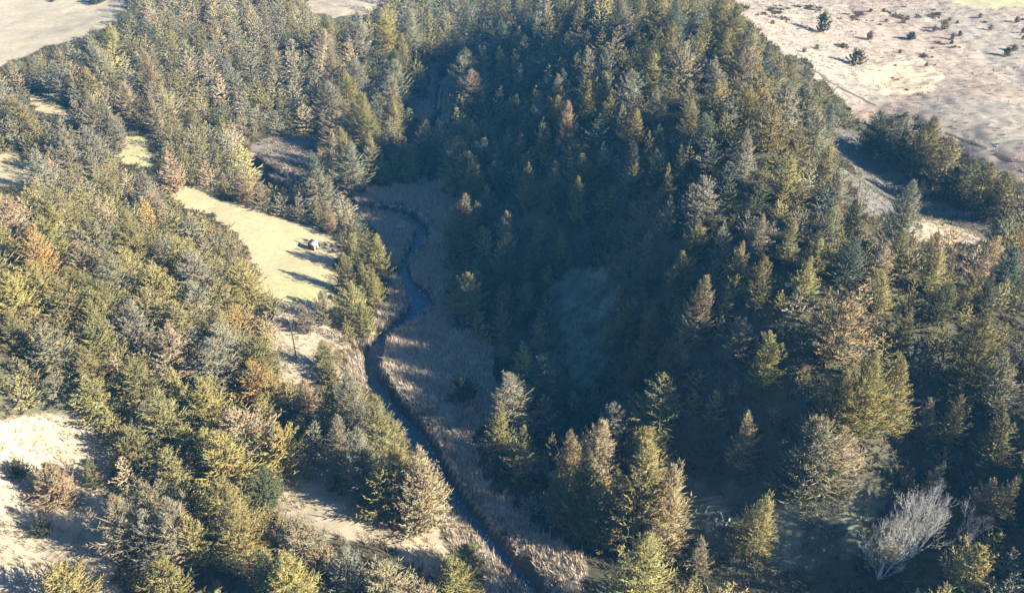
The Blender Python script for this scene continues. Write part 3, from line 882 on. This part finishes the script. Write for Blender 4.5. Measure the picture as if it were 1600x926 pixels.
# thin dark dead trunk on the pale glade
x, y, z = hit(463, 560); d = ray(463, 478); h = CAM_H + (y / d[1]) * d[2] - z
root = bpy.data.objects.new('dead_tree', None); COL.objects.link(root); root.location = (x, y, z)
tag(root, 'thin dark bare dead trunk standing alone on the pale glade', 'dead tree')
V, F = tube([(0, 0, -.2), (.03, 0, h * .3), (-.02, .03, h * .65), (.03, 0, h)], [.13, .11, .08, .03], 8)
link('trunk', set_mesh('dead_trunk', V, F, M_DARKBARK, 4, True), root)
s = Sp(); r_ = np.random.default_rng(3)
for k in range(14):
    zz = h * r_.uniform(.35, .95); a = r_.uniform(0, 6.28); l = r_.uniform(.3, .9) * (1.2 - zz / h)
    s.add((0, 0, zz), (math.cos(a) * l, math.sin(a) * l, zz + l * .3), .03, 1)
V, F, C = s.build(); link('branches', set_mesh('dead_twigs', V, F, M_DARKBARK), root)

# ------------------------------------------------------------------ boxes helper, shelter
def box(V, F, x0, x1, y0, y1, z0, z1):
    o = len(V)
    V += [(x0,y0,z0),(x1,y0,z0),(x1,y1,z0),(x0,y1,z0),(x0,y0,z1),(x1,y0,z1),(x1,y1,z1),(x0,y1,z1)]
    F += [(o,o+3,o+2,o+1),(o+4,o+5,o+6,o+7),(o,o+1,o+5,o+4),(o+1,o+2,o+6,o+5),(o+2,o+3,o+7,o+6),(o+3,o,o+4,o+7)]
def boxes(name, lst, mat, parent):
    V, F = [], []
    for b in lst: box(V, F, *b)
    return link(name, set_mesh(name, V, F, mat, 4), parent)
x, y, z = hit(490, 389)
root = bpy.data.objects.new('field_shelter', None); COL.objects.link(root)
root.location = (x, y, z); root.rotation_euler = (0, 0, rad(-32)); root.scale = (.72, .72, .72)
tag(root, 'small brown box shelter with white roof and end, on the mown field', 'shelter')
planks = [(-1.2 + .24 * k + .01, -1.2 + .24 * (k + 1) - .01, -.93, -.90, .32, 2.05) for k in range(10)]
bl = [(-1.2, 1.2, -.9, .9, .3, 2.0)] + planks
boxes('wall', bl, M_BOARD, root)
boxes('end_panel', [(1.205, 1.24, -.92, -.35, .3, 2.0), (1.205, 1.24, .3, .92, .3, 2.0), (1.205, 1.24, -.35, .3, 1.45, 2.0)], M_WHITE, root)
boxes('door', [(1.207, 1.225, -.33, .28, .34, 1.43)], M_DARKBARK, root)
V = []; F = []
box(V, F, -1.4, 1.45, -1.1, 1.1, 2.06, 2.12)
V = [(a, b, c + (0.38 if b > 0 else 0.0)) for a, b, c in V]
link('roof', set_mesh('roof', V, F, M_WHITE, 4), root)
boxes('gable', [(-1.18, 1.18, .5, .88, 2.0, 2.2)], M_BOARD, root)
for sxg in (-1, 1):
    for syg in (-1, 1):
        boxes('leg', [(sxg * 1.1 - .07, sxg * 1.1 + .07, syg * .8 - .07, syg * .8 + .07, -.25, .298)], M_WHITE, root)

# ------------------------------------------------------------------ branches for sunlit twig tips, brightness put into the wood colour
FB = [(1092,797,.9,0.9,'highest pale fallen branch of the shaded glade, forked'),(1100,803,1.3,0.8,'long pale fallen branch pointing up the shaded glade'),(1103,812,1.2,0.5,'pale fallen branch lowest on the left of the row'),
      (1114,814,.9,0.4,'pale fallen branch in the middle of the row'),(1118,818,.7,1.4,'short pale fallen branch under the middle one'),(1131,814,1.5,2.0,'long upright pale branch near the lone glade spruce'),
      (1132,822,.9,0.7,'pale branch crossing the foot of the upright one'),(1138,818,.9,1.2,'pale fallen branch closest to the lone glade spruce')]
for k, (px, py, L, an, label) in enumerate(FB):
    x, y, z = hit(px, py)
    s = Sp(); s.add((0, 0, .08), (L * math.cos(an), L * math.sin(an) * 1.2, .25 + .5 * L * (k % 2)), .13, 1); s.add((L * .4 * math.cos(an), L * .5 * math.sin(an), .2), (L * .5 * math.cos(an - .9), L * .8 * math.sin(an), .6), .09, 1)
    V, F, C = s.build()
    o = link('fallen_branch', set_mesh('fallen_branch', V, F, M_SUNTIP)); o.location = (x, y, z)
    tag(o, label, 'branch', 'branches standing for sunlit twig tips in the shaded glade')

# ------------------------------------------------------------------ stones in the stream
ST = [(632,400,.5,'first pale stone under the trees beside the stream'),(628,412,.6,'pale stone at the narrow upper riffle'),(636,420,.4,'small stone in the upper riffle'),(640,440,.5,'stone at the head of the stream bend'),
      (655,458,.5,'pale stone in the outer bend'),(662,466,.4,'small pale stone in the outer bend below another'),(660,478,.5,'stone at the foot of the outer bend'),(648,492,.4,'small stone leaving the outer bend')]
for k, (px, py, s_, label) in enumerate(ST):
    x, y = map(float, on_plane(px, py, -.1))
    r_ = np.random.default_rng(k)
    import bmesh
    bm = bmesh.new(); bmesh.ops.create_icosphere(bm, subdivisions=2, radius=s_)
    for v_ in bm.verts:
        v_.co *= .7 + r_.normal(0, .07); v_.co.z *= .6
    me = bpy.data.meshes.new('stone'); bm.to_mesh(me); bm.free(); me.materials.append(M_STONE)
    o = link('stream_stone', me); o.location = (x, y, -.48)
    tag(o, label, 'stone', 'stones in the stream')

# ------------------------------------------------------------------ ditch along the dune field
def ribbon(name, pix, width, mat, lift=0.03):
    P = [hit(a, b) for a, b in pix]
    x, y = resample(np.array([p[0] for p in P]), np.array([p[1] for p in P]), 0.7)
    tx, ty = np.gradient(x), np.gradient(y); l = np.hypot(tx, ty) + 1e-9
    V = []
    for i in range(len(x)):
        w = width * (0.7 + 0.5 * abs(float(vnoise(x[i], y[i], 2.3, 8))))
        for k in (-1, 0, 1):
            a, b = x[i] - ty[i] / l[i] * k * w / 2, y[i] + tx[i] / l[i] * k * w / 2
            V.append((a, b, float(hgt(a, b)) + lift + (0.05 if k == 0 else 0)))
    F = []
    for i in range(len(x) - 1):
        for k in range(2):
            a = i * 3 + k; F.append((a, a + 1, a + 4, a + 3))
    return link(name, set_mesh(name, V, F, mat, 4, True))
M_DIRT = plain('dark_soil', (0.10, 0.08, 0.05), (0.20, 0.15, 0.10), 2)
tag(ribbon('path', [(1262,104),(1290,124),(1320,142),(1345,152),(1370,166)], 1.1, M_DIRT), kind='structure')
tag(ribbon('path', [(1478,208),(1500,216),(1525,226),(1545,234)], 1.0, M_DIRT), kind='structure')
tag(ribbon('path', [(1555,240),(1575,252),(1600,254),(1640,256)], 1.1, M_DIRT), kind='structure')

# ------------------------------------------------------------------ tufts: reeds, dry grass, heather
def tufts(name, mask, density, hmin, hmax, rad_, blades, cols, label, cat, seed, spread=.35):
    r = np.random.default_rng(seed)
    ys, xs = np.nonzero(mask[:-1, :-1] & (VD[:-1, :-1] < 420) & (VPX[:-1, :-1] > -80) & (VPX[:-1, :-1] < 1680) & (VPY[:-1, :-1] < 1000))
    area = CELL ** 2
    n_ = int(len(ys) * area * density)
    k = r.integers(0, len(ys), n_)
    x = GX[xs[k]] + r.random(n_) * CELL; y = GY[ys[k]] + r.random(n_) * CELL
    keep = (vnoise(x, y, 3.5, seed) + vnoise(x, y, 1.4, seed + 1) * .6) > (-1.1 if name == 'reeds' else -0.5)
    x, y = x[keep], y[keep]; n_ = len(x)
    z = hgt(x, y)
    x = np.repeat(x, blades); y = np.repeat(y, blades); z = np.repeat(z, blades)
    m = len(x)
    hh = r.uniform(hmin, hmax, m); a = r.uniform(0, 6.28, m); sp_ = np.abs(r.normal(0, spread, m)) * hh
    p0 = np.stack([x + r.normal(0, .12, m), y + r.normal(0, .12, m), z - .05], 1)
    p1 = p0 + np.stack([np.cos(a) * sp_ - .1 * hh, np.sin(a) * sp_, hh], 1)
    u = np.stack([-np.sin(a), np.cos(a), np.zeros(m)], 1) * rad_ * r.uniform(.6, 1.4, m)[:, None]
    mid = p0 * .5 + p1 * .5
    V = np.stack([p0 - u, p0 + u, mid + u * .8, p1, mid - u * .8], 1).reshape(-1, 3)
    F = (np.array([[0, 1, 2], [0, 2, 4], [4, 2, 3]])[None] + (np.arange(m) * 5)[:, None, None]).reshape(-1, 3)
    C = np.array(cols)[r.integers(0, len(cols), m)] * r.uniform(.75, 1.25, m)[:, None]
    me = set_mesh(name, V, F, M_NEED); add_col(me, 'col', np.repeat(C, 5, 0))
    tag(link(name, me), label, cat, kind='stuff'); print(name, m)
chan = SD > W_ + 0.6
tufts('reeds', Z_REED & chan, 6, .6, 1.3, .05, 6, [(0.62, .53, .42), (0.55, .47, .37), (0.72, .62, .49), (.38, .31, .24)], 'matted grey brown winter reeds covering the flat beside the stream', 'reeds', 61, .5)
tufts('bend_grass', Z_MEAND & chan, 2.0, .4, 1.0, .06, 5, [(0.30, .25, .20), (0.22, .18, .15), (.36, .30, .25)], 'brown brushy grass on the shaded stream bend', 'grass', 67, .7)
tufts('dry_grass', Z_DRY & ~zone(P_TOPS), 1.6, .35, .8, .035, 6, [(0.50, .42, .27), (0.42, .34, .20), (.56, .48, .34), (.25, .2, .13)], 'pale dry tussock grass on the open ground by the wood', 'grass', 71, .6)
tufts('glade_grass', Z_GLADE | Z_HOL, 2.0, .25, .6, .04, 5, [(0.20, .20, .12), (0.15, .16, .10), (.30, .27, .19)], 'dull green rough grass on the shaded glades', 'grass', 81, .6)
tufts('bank_sedge', (SD < W_ + 1.8) & chan & (HZ < 3), 2.0, .5, 1.1, .05, 6, [(0.15, .10, .07), (0.20, .14, .10), (.10, .075, .05)], 'dark brown sedge hanging over the stream banks', 'sedge', 91, .6)
FLOOR = ~(Z_MEAND | Z_FIELD | Z_DRY | Z_REED | Z_GLADE | Z_HOL | Z_RIGHT) & (SD > 3.5)
tufts('undergrowth', FLOOR & (VD < 300), 2.0, .3, 1.0, .09, 5, [(0.12, .10, .06), (0.16, .12, .07), (.10, .10, .05), (.2, .16, .1)], 'low brown and dull green undergrowth on the floor of the wood', 'undergrowth', 131, .9)
HEATH = zone([(1185,12),(1290,14),(1300,36),(1240,36),(1190,28)], [(1320,20),(1470,18),(1470,34),(1330,36)]) & (vnoise(MX, MY, 5, 15) + .7 * vnoise(MX, MY, 2, 16) > 0.35)
HEATH2 = Z_RIGHT & ~Z_FAR & (vnoise(MX, MY, 3.0, 25) + .6 * vnoise(MX * .4, MY, 2.2, 26) > 1.18)
tufts('heather', HEATH | HEATH2, 3.0, .3, .7, .10, 7, [(0.13, .09, .07), (0.10, .08, .055), (.18, .13, .09)], 'low dark heather scattered in patches over the dune field', 'heather', 101, .9)
tufts('marram_grass', Z_RIGHT & ~Z_FAR, .35, .3, .6, .06, 5, [(0.48, .39, .29), (0.40, .31, .22), (.30, .23, .16)], 'pale dune grass tussocks spread thinly over the dune field', 'grass', 111, .8)
